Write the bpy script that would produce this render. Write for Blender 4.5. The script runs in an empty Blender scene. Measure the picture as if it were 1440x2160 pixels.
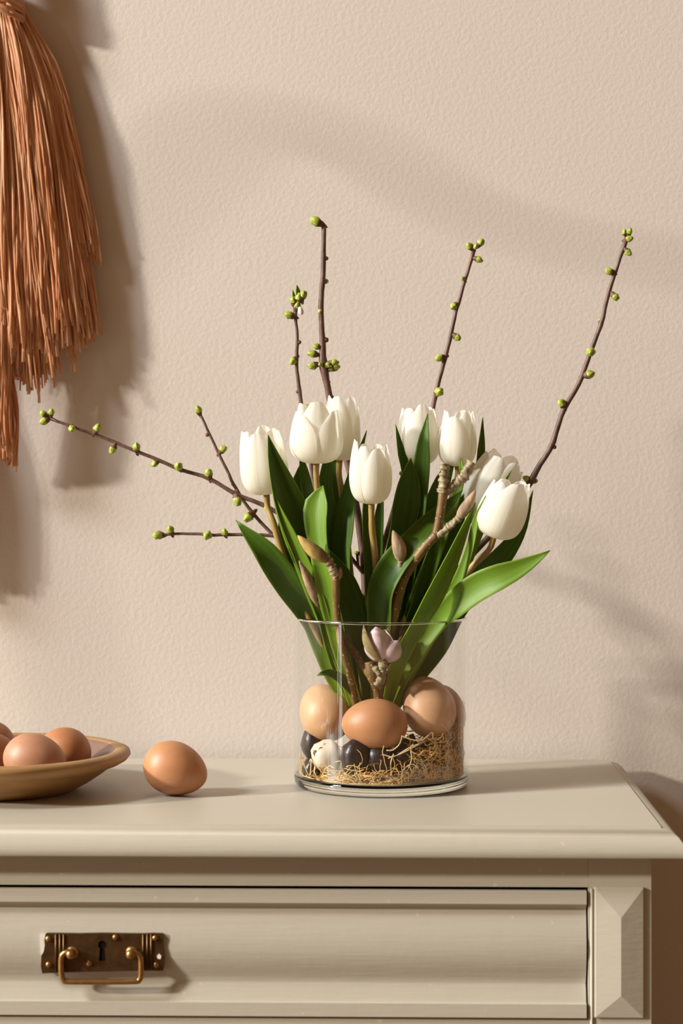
import bpy, bmesh, math, random
from mathutils import Vector, Matrix, Quaternion, noise

# ------------------------------------------------------------------ camera, light, exposure
SC = bpy.context.scene
COL = SC.collection
F_PX, HOR, YAW = 4200.0, 990.0, math.atan(90 / 4200.0)
FWD = Vector((-math.sin(YAW), math.cos(YAW), 0))
RGT = Vector((math.cos(YAW), math.sin(YAW), 0))
CAM = -(FWD * 1.78 + RGT * 0.0356) + Vector((0, 0, 0.282))

cd = bpy.data.cameras.new('camera')
cam = bpy.data.objects.new('camera', cd)
COL.objects.link(cam)
SC.camera = cam
cam.location = CAM
cam.rotation_euler = (math.pi / 2, 0, YAW)
cd.sensor_fit = 'HORIZONTAL'
cd.sensor_width = 36.0
cd.lens = F_PX / 1440 * 36
cd.shift_y = -(1080 - HOR) / 1440
cd.clip_start = 0.05
cd.dof.use_dof = True
cd.dof.focus_distance = 1.76
cd.dof.aperture_fstop = 9.5

w = bpy.data.worlds.new('world')
SC.world = w
w.use_nodes = True
w.node_tree.nodes['Background'].inputs[0].default_value = (0.31, 0.175, 0.085, 1)
w.node_tree.nodes['Background'].inputs[1].default_value = 0.72


def area_light(name, loc, target, power, col, shape, sx, sy=None):
    d = bpy.data.lights.new(name, 'AREA')
    d.shape = shape
    d.size = sx
    if sy:
        d.size_y = sy
    d.energy = power
    d.color = col
    o = bpy.data.objects.new(name, d)
    COL.objects.link(o)
    o.location = loc
    o.rotation_euler = (Vector(target) - Vector(loc)).to_track_quat('-Z', 'Y').to_euler()
    return o


area_light('low_sun_lamp', (-12.2, -4.75, 4.1), (0, 0.05, 0.15), 2350, (1.0, 0.95, 0.85), 'DISK', 0.80)
area_light('high_window_light', (-7.0, -2.9, 5.3), (0, 0, 0.0), 770, (0.96, 1.0, 1.03), 'DISK', 1.75)
area_light('window_light', (-4.3, -2.9, -0.05), (0, 0, 0.1), 9, (1.0, 0.97, 0.94), 'RECTANGLE', 0.42, 1.3)

SC.view_settings.view_transform = 'Standard'
SC.view_settings.look = 'None'
SC.view_settings.exposure = 0.0
SC.view_settings.gamma = 1.0
SC.view_settings.use_curve_mapping = False
SC.cycles.use_denoising = True
SC.cycles.max_bounces = 16
SC.cycles.transparent_max_bounces = 24
SC.cycles.transmission_bounces = 12
SC.cycles.sample_clamp_indirect = 6.0

WALL_Y = 0.175
RND = random.Random(7)


def at(px, py, Y):
    """point of the photograph's pixel (px, py) at real depth Y (metres behind the vase axis)"""
    d = FWD + RGT * ((px - 720) / F_PX) + Vector((0, 0, -(py - HOR) / F_PX))
    return CAM + d * ((Y - CAM.y) / d.y)


def on_top(px, py, z=0.0):
    d = FWD + RGT * ((px - 720) / F_PX) + Vector((0, 0, -(py - HOR) / F_PX))
    return CAM + d * ((z - CAM.z) / d.z)


def mm(px, Y):
    """metres covered by px pixels at depth Y"""
    return px * (Y - CAM.y) / F_PX


# ------------------------------------------------------------------ materials
def mat(name):
    m = bpy.data.materials.new(name)
    m.use_nodes = True
    nt = m.node_tree
    nt.nodes.clear()
    out = nt.nodes.new('ShaderNodeOutputMaterial')
    return m, nt, out


class NT:
    def __init__(s, name):
        s.m, s.t, s.out = mat(name)

    def n(s, kind, **kw):
        nd = s.t.nodes.new('ShaderNode' + kind)
        for k, v in kw.items():
            if k.startswith('i_'):
                key = k[2:]
                key = int(key) if key.isdigit() else key.replace('_', ' ')
                nd.inputs[key].default_value = v
            else:
                setattr(nd, k, v)
        return nd

    def l(s, a, b):
        s.t.links.new(a, b)

    def ramp(s, fac, stops):
        r = s.n('ValToRGB')
        e = r.color_ramp.elements
        while len(e) < len(stops):
            e.new(0.5)
        for i, (p, c) in enumerate(stops):
            e[i].position = p
            e[i].color = (c[0], c[1], c[2], 1)
        s.l(fac, r.inputs[0])
        return r.outputs[0]

    def noise(s, vec, scale, detail=4, rough=0.5):
        nz = s.n('TexNoise')
        nz.inputs['Scale'].default_value = scale
        nz.inputs['Detail'].default_value = detail
        nz.inputs['Roughness'].default_value = rough
        if vec is not None:
            s.l(vec, nz.inputs['Vector'])
        return nz.outputs[0]

    def mapping(s, vec, scale):
        mp = s.n('Mapping')
        mp.inputs['Scale'].default_value = scale
        s.l(vec, mp.inputs[0])
        return mp.outputs[0]

    def mix(s, fac, a, b, mode='MIX'):
        mx = s.n('Mix', data_type='RGBA', blend_type=mode)
        for sock, v in ((mx.inputs[0], fac), (mx.inputs[6], a), (mx.inputs[7], b)):
            if hasattr(v, 'links'):
                s.l(v, sock)
            elif isinstance(v, (int, float)):
                sock.default_value = v
            else:
                sock.default_value = (v[0], v[1], v[2], 1)
        return mx.outputs[2]

    def bump(s, h, strength, dist):
        b = s.n('Bump')
        b.inputs['Strength'].default_value = strength
        b.inputs['Distance'].default_value = dist
        s.l(h, b.inputs['Height'])
        return b.outputs[0]

    def principled(s, color, rough=0.5, normal=None, **kw):
        p = s.n('BsdfPrincipled')
        for sock, v in (('Base Color', color), ('Roughness', rough)):
            if hasattr(v, 'links'):
                s.l(v, p.inputs[sock])
            elif isinstance(v, (int, float)):
                p.inputs[sock].default_value = v
            else:
                p.inputs[sock].default_value = (v[0], v[1], v[2], 1)
        for k, v in kw.items():
            p.inputs[k.replace('_', ' ')].default_value = v
        if normal is not None:
            s.l(normal, p.inputs['Normal'])
        return p

    def finish(s, shader):
        s.l(shader, s.out.inputs[0])
        return s.m


def m_wall():
    t = NT('wall_paint')
    co = t.n('TexCoord').outputs['Object']
    n1 = t.noise(co, 240, 3, 0.5)
    n2 = t.noise(co, 520, 2, 0.5)
    n3 = t.noise(co, 3, 2)
    h = t.n('Math', operation='MULTIPLY_ADD')
    t.l(n2, h.inputs[0]); h.inputs[1].default_value = 0.35
    t.l(n1, h.inputs[2])
    col = t.ramp(n3, [(0.3, (0.66, 0.582, 0.514)), (0.7, (0.676, 0.596, 0.526))])
    p = t.principled(col, 0.75, t.bump(h.outputs[0], 0.30, 0.0010))
    return t.finish(p.outputs[0])


def m_paint(name, base):
    t = NT(name)
    co = t.n('TexCoord').outputs['Object']
    grain = t.noise(t.mapping(co, (6, 90, 90)), 4, 4)
    spots = t.noise(co, 60, 4, 0.6)
    chips = t.ramp(t.noise(co, 130, 3, 0.6), [(0.70, (0, 0, 0)), (0.74, (1, 1, 1))])
    b2 = tuple(c * 0.93 for c in base)
    c1 = t.mix(grain, base, b2)
    c2 = t.mix(t.ramp(spots, [(0.62, (0, 0, 0)), (0.78, (0.35, 0.35, 0.35))]), c1, tuple(c * 0.86 for c in base))
    c3 = t.mix(chips, c2, tuple(min(1, c * 1.16) for c in base))
    hb = t.n('Math', operation='ADD')
    t.l(grain, hb.inputs[0]); t.l(spots, hb.inputs[1])
    p = t.principled(c3, 0.42, t.bump(hb.outputs[0], 0.25, 0.0006))
    return t.finish(p.outputs[0])


def m_simple(name, col, rough=0.5, var=0.12, scale=40, bump=0.0, bdist=0.001, metallic=0.0, stretch=(1, 1, 1), **kw):
    t = NT(name)
    co = t.mapping(t.n('TexCoord').outputs['Object'], stretch)
    n1 = t.noise(co, scale, 4, 0.55)
    c = t.ramp(n1, [(0.3, tuple(x * (1 - var) for x in col)), (0.7, tuple(min(1, x * (1 + var)) for x in col))])
    p = t.principled(c, rough, t.bump(n1, bump, bdist) if bump else None, **kw)
    p.inputs['Metallic'].default_value = metallic
    return t.finish(p.outputs[0])


def m_egg(name, base, light, speck=0.0):
    t = NT(name)
    tc = t.n('TexCoord')
    co = tc.outputs['Object']
    n1 = t.noise(co, 55, 5, 0.6)
    c = t.ramp(n1, [(0.3, base), (0.72, light)])
    n2 = t.noise(co, 330, 2, 0.5)
    c = t.mix(t.ramp(n2, [(0.70, (0, 0, 0)), (0.76, (0.5 * speck, 0.5 * speck, 0.5 * speck))]), c, tuple(x * 0.55 for x in base))
    n4 = t.noise(co, 240, 2, 0.5)
    c = t.mix(t.ramp(n4, [(0.69, (0, 0, 0)), (0.76, (0.22, 0.22, 0.22))]), c, tuple(min(1, x * 1.35) for x in light))
    pores = t.noise(co, 1400, 2)
    p = t.principled(c, 0.46, t.bump(pores, 0.12, 0.0003), Subsurface_Weight=0.12, Subsurface_Scale=0.004)
    p.inputs['Subsurface Radius'].default_value = (1, 0.5, 0.3)
    return t.finish(p.outputs[0])


def uvy(t):
    s = t.n('SeparateXYZ')
    t.l(t.n('UVMap').outputs[0], s.inputs[0])
    return s.outputs[0], s.outputs[1]


def m_leaf(name, dark, lite, base):
    t = NT(name)
    u, v = uvy(t)
    uv = t.n('UVMap').outputs[0]
    veins = t.noise(t.mapping(uv, (26, 0.8, 1)), 2.2, 3, 0.6)
    veins2 = t.noise(t.mapping(uv, (4, 2, 1)), 2, 3, 0.5)
    vfac = t.ramp(veins, [(0.30, (0, 0, 0)), (0.72, (1, 1, 1))])
    c = t.mix(vfac, dark, lite)
    c = t.mix(t.ramp(veins2, [(0.35, (0, 0, 0)), (0.75, (0.6, 0.6, 0.6))]), c, lite)
    c = t.mix(t.ramp(v, [(0.0, (1, 1, 1)), (0.42, (0, 0, 0))]), c, base)
    mid = t.n('Math', operation='SUBTRACT'); t.l(u, mid.inputs[0]); mid.inputs[1].default_value = 0.5
    ab = t.n('Math', operation='ABSOLUTE'); t.l(mid.outputs[0], ab.inputs[0])
    c = t.mix(t.ramp(ab.outputs[0], [(0.455, (0, 0, 0)), (0.5, (0.55, 0.55, 0.55))]), c, base)
    nb = t.bump(veins, 0.22, 0.0008)
    p = t.principled(c, 0.42, nb, Specular_IOR_Level=0.4)
    tr = t.n('BsdfTranslucent')
    hs = t.n('HueSaturation'); hs.inputs['Saturation'].default_value = 1.1; hs.inputs['Value'].default_value = 1.6
    t.l(t.mix(0.5, c, (1.0, 0.9, 0.25), 'MULTIPLY'), hs.inputs['Color']); t.l(hs.outputs[0], tr.inputs['Color'])
    ms = t.n('MixShader'); ms.inputs[0].default_value = 0.30
    t.l(p.outputs[0], ms.inputs[1]); t.l(tr.outputs[0], ms.inputs[2])
    return t.finish(ms.outputs[0])


def m_petal():
    t = NT('tulip_petal')
    u, v = uvy(t)
    uv = t.n('UVMap').outputs[0]
    veins = t.noise(t.mapping(uv, (22, 1.2, 1)), 2.0, 3, 0.6)
    c = t.ramp(v, [(0.0, (0.84, 0.60, 0.16)), (0.07, (0.88, 0.76, 0.45)), (0.26, (0.945, 0.92, 0.825)), (1.0, (0.955, 0.94, 0.885))])
    c = t.mix(t.ramp(veins, [(0.35, (0, 0, 0)), (0.75, (0.25, 0.25, 0.25))]), c, (0.86, 0.83, 0.66))
    p = t.principled(c, 0.5, t.bump(veins, 0.22, 0.0012), Specular_IOR_Level=0.3)
    tr = t.n('BsdfTranslucent')
    hs = t.n('HueSaturation'); hs.inputs['Saturation'].default_value = 1.2
    t.l(c, hs.inputs['Color']); t.l(hs.outputs[0], tr.inputs['Color'])
    ms = t.n('MixShader'); ms.inputs[0].default_value = 0.54
    t.l(p.outputs[0], ms.inputs[1]); t.l(tr.outputs[0], ms.inputs[2])
    return t.finish(ms.outputs[0])


def m_bark(name, dark, lite, lent=0.0, scale=1.0):
    t = NT(name)
    co = t.n('TexCoord').outputs['Object']
    n1 = t.noise(t.mapping(co, (1, 1, 0.35)), 260 * scale, 4, 0.6)
    c = t.ramp(n1, [(0.3, dark), (0.72, lite)])
    if lent:
        vo = t.n('TexVoronoi', feature='F1')
        vo.inputs['Scale'].default_value = 240
        t.l(co, vo.inputs['Vector'])
        c = t.mix(t.ramp(vo.outputs['Distance'], [(0.15, (lent, lent, lent)), (0.21, (0, 0, 0))]), c, (0.62, 0.50, 0.34))
    p = t.principled(c, 0.5, t.bump(n1, 0.4, 0.0008))
    return t.finish(p.outputs[0])


def m_yarn():
    t = NT('raffia_yarn')
    g = t.n('NewGeometry')
    co = t.n('TexCoord').outputs['Object']
    c = t.ramp(g.outputs['Random Per Island'], [(0.0, (0.82, 0.38, 0.16)), (0.5, (0.92, 0.50, 0.25)), (0.85, (0.95, 0.62, 0.36)), (1.0, (0.86, 0.50, 0.32))])
    n1 = t.noise(t.mapping(co, (1, 1, 0.05)), 900, 3, 0.6)
    c = t.mix(t.ramp(n1, [(0.3, (0.25, 0.25, 0.25)), (0.7, (0, 0, 0))]), c, (0.50, 0.22, 0.10))
    p = t.principled(c, 0.36, t.bump(n1, 0.4, 0.0006), Sheen_Weight=0.2)
    tr = t.n('BsdfTranslucent'); t.l(c, tr.inputs['Color'])
    ms = t.n('MixShader'); ms.inputs[0].default_value = 0.38
    t.l(p.outputs[0], ms.inputs[1]); t.l(tr.outputs[0], ms.inputs[2])
    return t.finish(ms.outputs[0])


def m_glass_wall():
    """thin drawn glass: clear, with Fresnel reflection and faint vertical draw lines"""
    t = NT('vase_glass')
    co = t.n('TexCoord').outputs['Object']
    n1 = t.noise(t.mapping(co, (1, 1, 0.035)), 70, 3, 0.6)
    nb = t.bump(n1, 0.35, 0.0012)
    lw = t.n('LayerWeight'); lw.inputs['Blend'].default_value = 0.5
    pw = t.n('Math', operation='POWER'); t.l(lw.outputs['Facing'], pw.inputs[0]); pw.inputs[1].default_value = 5.0
    fr = t.n('Math', operation='MULTIPLY_ADD'); t.l(pw.outputs[0], fr.inputs[0]); fr.inputs[1].default_value = 0.85; fr.inputs[2].default_value = 0.04
    gl = t.n('BsdfGlossy'); gl.inputs['Roughness'].default_value = 0.02
    gl.inputs['Color'].default_value = (1, 1, 1, 1)
    t.l(nb, gl.inputs['Normal'])
    tp = t.n('BsdfTransparent'); tp.inputs['Color'].default_value = (0.985, 0.99, 0.984, 1)
    ms = t.n('MixShader')
    t.l(fr.outputs[0], ms.inputs[0]); t.l(tp.outputs[0], ms.inputs[1]); t.l(gl.outputs[0], ms.inputs[2])
    return t.finish(ms.outputs[0])


def m_glass_solid():
    t = NT('vase_thick_glass')
    g = t.n('BsdfGlass'); g.inputs['IOR'].default_value = 1.48; g.inputs['Roughness'].default_value = 0.0
    g.inputs['Color'].default_value = (0.97, 0.98, 0.965, 1)
    return t.finish(g.outputs[0])


def m_brass(name, base, lite, rough):
    t = NT(name)
    co = t.n('TexCoord').outputs['Object']
    n1 = t.noise(co, 120, 5, 0.65)
    c = t.ramp(n1, [(0.3, base), (0.75, lite)])
    p = t.principled(c, rough, t.bump(n1, 0.2, 0.0006))
    p.inputs['Metallic'].default_value = 0.85
    return t.finish(p.outputs[0])


M = dict(
    wall=m_wall(),
    floor=m_simple('floor_wood', (0.13, 0.075, 0.04), 0.5, 0.2, 6, stretch=(1, 8, 1)),
    paint=m_paint('chest_paint', (0.53, 0.483, 0.388)),
    gap_shade=m_simple('painted_gap_shade', (0.012, 0.008, 0.006), 1.0, Specular_IOR_Level=0.0),  # black colour stands in for the shade in narrow openings
    rawpaint=m_simple('old_white_paint', (0.80, 0.76, 0.66), 0.5, 0.06, 200),
    brass=m_brass('aged_brass_plate', (0.085, 0.046, 0.018), (0.17, 0.095, 0.04), 0.42),
    bail=m_brass('worn_brass_bail', (0.33, 0.17, 0.06), (0.52, 0.30, 0.12), 0.32),
    egg_a=m_egg('egg_shell_warm', (0.47, 0.205, 0.085), (0.54, 0.255, 0.12)),
    egg_b=m_egg('egg_shell_rosy', (0.44, 0.205, 0.11), (0.50, 0.255, 0.15)),
    egg_c=m_egg('egg_shell_deep', (0.38, 0.15, 0.055), (0.45, 0.19, 0.08), 0.2),
    egg_d=m_egg('egg_shell_pale', (0.60, 0.335, 0.175), (0.66, 0.405, 0.23)),
    egg_e=m_egg('egg_shell_speckled', (0.57, 0.31, 0.17), (0.63, 0.375, 0.22), 1.0),
    leaf=m_leaf('tulip_leaf', (0.040, 0.105, 0.003), (0.090, 0.185, 0.010), (0.27, 0.37, 0.030)),
    leaf2=m_leaf('tulip_leaf_fresh', (0.125, 0.245, 0.012), (0.205, 0.345, 0.030), (0.36, 0.44, 0.045)),
    stem=m_simple('tulip_stem', (0.34, 0.225, 0.065), 0.45, 0.15, 90),
    petal=m_petal(),
    twig=m_bark('cherry_bark', (0.075, 0.036, 0.026), (0.19, 0.105, 0.075)),
    greytwig=m_bark('grey_bark', (0.10, 0.075, 0.06), (0.24, 0.19, 0.165)),
    magnolia=m_bark('magnolia_bark', (0.12, 0.062, 0.018), (0.26, 0.15, 0.045), 0.9, 0.5),
    knob=m_bark('magnolia_knobs', (0.17, 0.12, 0.06), (0.42, 0.34, 0.20), 0.0, 0.6),
    green=m_simple('bud_green', (0.33, 0.40, 0.05), 0.45, 0.5, 420, 0.3, 0.0006),
    scale=m_simple('bud_scales', (0.13, 0.06, 0.025), 0.6, 0.4, 500, 0.3, 0.0006),
    mbud=m_simple('magnolia_bud_fur', (0.34, 0.235, 0.14), 0.75, 0.5, 150, 0.8, 0.0012, stretch=(1, 1, 0.35)),
    mbud_y=m_simple('magnolia_bud_ochre', (0.38, 0.25, 0.07), 0.65, 0.65, 80, 0.6, 0.0012, stretch=(1, 1, 0.5)),
    pink=m_simple('magnolia_petal', (0.74, 0.56, 0.60), 0.45, 0.25, 60, 0.2, 0.0008),
    bract=m_simple('magnolia_bract', (0.33, 0.25, 0.11), 0.7, 0.25, 260, 0.6, 0.0006),
    bulb=m_simple('dark_bulb_skin', (0.020, 0.009, 0.010), 0.33, 0.7, 110, 0.7, 0.001),
    whitebulb=m_simple('white_bulb', (0.72, 0.62, 0.48), 0.38, 0.10, 40, 0.2, 0.001),
    scar=m_simple('bulb_skin_scrap', (0.36, 0.14, 0.045), 0.6, 0.3, 200),
    blossom=m_simple('blossom_white', (0.85, 0.78, 0.74), 0.5, 0.08, 200),
    coir=m_simple('coconut_fibre', (0.72, 0.44, 0.155), 0.6, 0.35, 70),
    root=m_simple('pale_root', (0.74, 0.56, 0.30), 0.6, 0.2, 90),
    clay=m_simple('bowl_wood', (0.37, 0.20, 0.075), 0.5, 0.14, 28, 0.2, 0.001, stretch=(1, 1, 4)),
    glaze=m_simple('bowl_inside', (0.20, 0.115, 0.085), 0.4, 0.2, 18),
    yarn=m_yarn(),
    glass=m_glass_wall(),
    solid=m_glass_solid(),
)

# ------------------------------------------------------------------ object helpers
LOC = {}


def thing(name, label, cat, loc=(0, 0, 0), group=None):
    o = bpy.data.objects.new(name, None)
    o.empty_display_size = 0.02
    COL.objects.link(o)
    o.location = loc
    LOC[o] = Vector(loc)
    o['label'] = label
    o['category'] = cat
    if group:
        o['group'] = group
    return o


def build(name, verts, faces, mats, parent=None, origin=None, uvs=None, midx=None, smooth=True, sharp=None):
    base = Vector((0, 0, 0))
    if parent is not None:
        base = LOC[parent]
    org = Vector(origin) if origin is not None else base
    me = bpy.data.meshes.new(name)
    me.from_pydata([tuple(Vector(v) - org) for v in verts], [], faces)
    for m_ in (mats if isinstance(mats, (list, tuple)) else [mats]):
        me.materials.append(m_)
    if uvs is not None:
        ul = me.uv_layers.new(name='UVMap')
        for p in me.polygons:
            for li, vi in zip(p.loop_indices, p.vertices):
                ul.data[li].uv = uvs[vi]
    if midx is not None:
        me.polygons.foreach_set('material_index', midx)
    me.polygons.foreach_set('use_smooth', [smooth] * len(me.polygons))
    me.update()
    if sharp:
        bm = bmesh.new(); bm.from_mesh(me)
        bmesh.ops.recalc_face_normals(bm, faces=bm.faces)
        for e in bm.edges:
            if len(e.link_faces) == 2 and e.calc_face_angle(0) > math.radians(sharp):
                e.smooth = False
        bm.to_mesh(me); bm.free()
    o = bpy.data.objects.new(name, me)
    COL.objects.link(o)
    LOC[o] = org
    if parent is not None:
        o.parent = parent
        o.location = org - base
    else:
        o.location = org
    return o


def tag(o, label, cat, group=None):
    o['label'] = label
    o['category'] = cat
    if group:
        o['group'] = group
    return o


def spline(pts, n):
    """Catmull-Rom through rows of numbers, resampled to n rows by chord length (first three columns)"""
    P = [list(p) for p in pts]
    if len(P) == 2:
        P = [P[0], [(a + b) / 2 for a, b in zip(*P)], P[1]]
    ext = [[2 * a - b for a, b in zip(P[0], P[1])]] + P + [[2 * a - b for a, b in zip(P[-1], P[-2])]]
    dense = []
    K = 12
    for i in range(1, len(ext) - 2):
        p0, p1, p2, p3 = ext[i - 1:i + 3]
        for k in range(K):
            t = k / K
            dense.append([0.5 * (2 * b + (c - a) * t + (2 * a - 5 * b + 4 * c - d) * t * t + (3 * b - a - 3 * c + d) * t ** 3)
                          for a, b, c, d in zip(p0, p1, p2, p3)])
    dense.append(P[-1])
    L = [0]
    for a, b in zip(dense, dense[1:]):
        L.append(L[-1] + (Vector(b[:3]) - Vector(a[:3])).length)
    out, j = [], 0
    for i in range(n):
        s = L[-1] * i / (n - 1)
        while j < len(L) - 2 and L[j + 1] < s:
            j += 1
        f = (s - L[j]) / max(1e-9, L[j + 1] - L[j])
        f = min(1, max(0, f))
        out.append([a + (b - a) * f for a, b in zip(dense[j], dense[j + 1])])
    return out


class MB:
    """collects shapes into one mesh"""
    def __init__(s):
        s.v, s.f, s.mi = [], [], []

    def add(s, v, f, mi=0):
        o = len(s.v)
        s.v += [Vector(x) for x in v]
        s.f += [tuple(i + o for i in q) for q in f]
        s.mi += [mi] * len(f)

    def tube(s, rows, seg=8, mi=0, flat=1.0, cap=True, wide=None):
        """rows: [x, y, z, radius]"""
        n = len(rows)
        V, Fc = [], []
        P = [Vector(r[:3]) for r in rows]
        nrm = Vector(wide) if wide else None
        for i in range(n):
            T = (P[min(i + 1, n - 1)] - P[max(i - 1, 0)])
            T = T.normalized() if T.length > 1e-12 else Vector((0, 0, 1))
            if nrm is None:
                nrm = T.orthogonal().normalized()
            nrm = (nrm - T * nrm.dot(T)).normalized()
            b = T.cross(nrm)
            for k in range(seg):
                a = 2 * math.pi * k / seg
                V.append(P[i] + (nrm * math.cos(a) + b * math.sin(a) * flat) * rows[i][3])
        for i in range(n - 1):
            for k in range(seg):
                k2 = (k + 1) % seg
                Fc.append((i * seg + k, i * seg + k2, (i + 1) * seg + k2, (i + 1) * seg + k))
        if cap:
            Fc.append(tuple(range(seg - 1, -1, -1)))
            Fc.append(tuple((n - 1) * seg + k for k in range(seg)))
        s.add(V, Fc, mi)

    def box(s, x0, x1, y0, y1, z0, z1, mi=0):
        V = [(x, y, z) for x in (x0, x1) for y in (y0, y1) for z in (z0, z1)]
        s.add(V, [(0, 1, 3, 2), (4, 6, 7, 5), (0, 4, 5, 1), (2, 3, 7, 6), (0, 2, 6, 4), (1, 5, 7, 3)], mi)

    def lathe(s, prof, seg=32, frame=None, mi=None, closed=False):
        """prof: (r, z) rows from bottom to top; frame: 4x4 placing the axis; mi: material per row"""
        V, Fc = [], []
        idx = []
        for r, z in prof:
            if r < 1e-7:
                idx.append([len(V)] * seg); V.append(Vector((0, 0, z)))
            else:
                idx.append(list(range(len(V), len(V) + seg)))
                V += [Vector((r * math.cos(2 * math.pi * k / seg), r * math.sin(2 * math.pi * k / seg), z)) for k in range(seg)]
        mis = []
        rows = list(range(len(prof) - 1))
        for i in rows:
            a, b = idx[i], idx[i + 1]
            for k in range(seg):
                k2 = (k + 1) % seg
                q = [a[k], a[k2], b[k2], b[k]]
                q = [x for j, x in enumerate(q) if x not in q[:j]]
                if len(q) > 2:
                    Fc.append(tuple(q)); mis.append(mi[i] if mi else 0)
        if frame is not None:
            V = [frame @ v for v in V]
        o = len(s.v)
        s.v += V
        s.f += [tuple(i + o for i in q) for q in Fc]
        s.mi += mis

    def build(s, name, mats, parent=None, origin=None, smooth=True, sharp=None):
        return build(name, s.v, s.f, mats, parent, origin, None, s.mi, smooth, sharp)


def frame_to(p, axis, roll=0.0):
    q = Vector((0, 0, 1)).rotation_difference(Vector(axis).normalized())
    return Matrix.Translation(p) @ q.to_matrix().to_4x4() @ Matrix.Rotation(roll, 4, 'Z')


# ------------------------------------------------------------------ room shell
b = MB(); b.box(-6.0, 2.5, WALL_Y, WALL_Y + 0.12, -0.80, 1.8)
o = b.build('wall_back', M['wall'], smooth=False); o['kind'] = 'structure'
b = MB(); b.box(-6.0, 2.5, -4.5, WALL_Y, -0.90, -0.80)
o = b.build('floor', M['floor'], smooth=False); o['kind'] = 'structure'

# ------------------------------------------------------------------ chest of drawers
FY = -0.1975                                   # front plane of the carcass
zf = lambda py: at(720, py, FY).z
xf = lambda px: at(px, 1900, FY).x
chest = thing('chest_of_drawers', 'grey-beige painted chest of drawers with moulded top against the wall', 'chest', (0, 0, -0.80))

xr = on_top(1392.7, 1742.4).x                  # right edge of the flat top
yf = on_top(1392.7, 1742.4).y
yb = 0.158
xc = xf(215)                                   # drawer centre line
xl = 2 * xc - xr                               # mirrored left edge
prof = [(0, 0), (0.0004, -0.0017), (0.003, -0.0019), (0.008, -0.0034), (0.0125, -0.0069), (0.0158, -0.0115), (0.0175, -0.0165),
        (0.0175, -0.0200), (0.0164, -0.0224), (0.0138, -0.0236), (0.0, -0.0236)]
V, Fc = [], []
for d, z in prof:
    V += [(xl - d, yb, z), (xl - d, yf - d, z), (xr + d, yf - d, z), (xr + d, yb, z)]
for i in range(len(prof) - 1):
    for k in range(4):
        k2 = (k + 1) % 4
        Fc.append((i * 4 + k, i * 4 + k2, i * 4 + 4 + k2, i * 4 + 4 + k))
Fc.append((0, 1, 2, 3)); n_ = (len(prof) - 1) * 4
Fc.append((n_ + 3, n_ + 2, n_ + 1, n_))
build('top_board', V, Fc, M['paint'], chest, sharp=28)

cx1 = xf(1373); cx0 = 2 * xc - cx1             # carcass right / left
dx1 = xf(1240.5); dx0 = 2 * xc - dx1           # drawer opening right / left
z_top = -0.0236; z_open = zf(1869.5); z_low = zf(2148)
ROW = z_open - z_low
rows = [(z_open - k * (ROW + 0.022), z_low - k * (ROW + 0.022)) for k in range(5)]
z_bot = -0.765
b = MB()
b.box(cx0, cx1, FY + 0.03, 0.150, z_bot, z_top)                               # body
for x0, x1 in ((dx1, cx1), (cx0, dx0)):
    b.box(x0, x1, FY, FY + 0.03, z_bot, z_top)                                # corner posts
zt = z_top
for (a, c) in rows:
    b.box(dx0 + 0.0002, dx1 - 0.0002, FY + 0.0006, FY + 0.03, a, zt)          # rails between the drawers
    zt = c
b.box(dx0, dx1, FY + 0.0006, FY + 0.03, z_bot, zt)
b.box(cx0 - 0.004, cx1 + 0.004, FY - 0.004, 0.150, -0.80, z_bot)              # plinth
b.build('carcass', M['paint'], chest, smooth=False)
b = MB()
for (a, c) in rows:
    b.box(dx0 + 0.0003, dx1 - 0.0003, FY + 0.0285, FY + 0.0299, c, a)         # sheet coloured black as the shade behind each drawer
b.build('opening_shade', M['gap_shade'], chest, smooth=False)
for sx in (1, -1):
    bx1, bx0 = xf(1357), xf(1253)
    bead0, bead1 = xf(1244.5), xf(1250)
    cap0 = xf(1364)
    def mx(x):
        return x if sx > 0 else 2 * xc - x
    b = MB()
    rows_b = [[mx((bead0 + bead1) / 2), FY - 0.0004, z, abs(bead1 - bead0) / 2] for z in (rows[0][0] - 0.001, -0.30, z_bot)]
    b.tube(rows_b, 10)
    b.build('post_bead', M['paint'], chest)
    for k, (a, c) in enumerate(rows[:2]):
        top, bot = a + 0.0005, c + 0.002
        # raised block with four sloping faces meeting at a ridge
        xm = (bx0 + bx1) / 2 + 0.001
        hB, hR = 0.0022, 0.0060
        q = [(bx0, top), (bx1, top), (bx1, bot), (bx0, bot)]
        V = [(mx(x), FY, z) for x, z in q] + [(mx(x), FY - hB, z) for x, z in q]
        V += [(mx(xm), FY - hR, top - 0.0235), (mx(xm), FY - hR, bot + 0.0185)]
        Fc = [(0, 1, 5, 4), (1, 2, 6, 5), (2, 3, 7, 6), (3, 0, 4, 7), (4, 5, 8), (5, 6, 9, 8), (6, 7, 9), (7, 4, 8, 9)]
        bm_ = build('corner_block', V, Fc, M['paint'], chest, smooth=False)
        md = bm_.modifiers.new('bevel', 'BEVEL'); md.width = 0.0008; md.segments = 2


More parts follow.
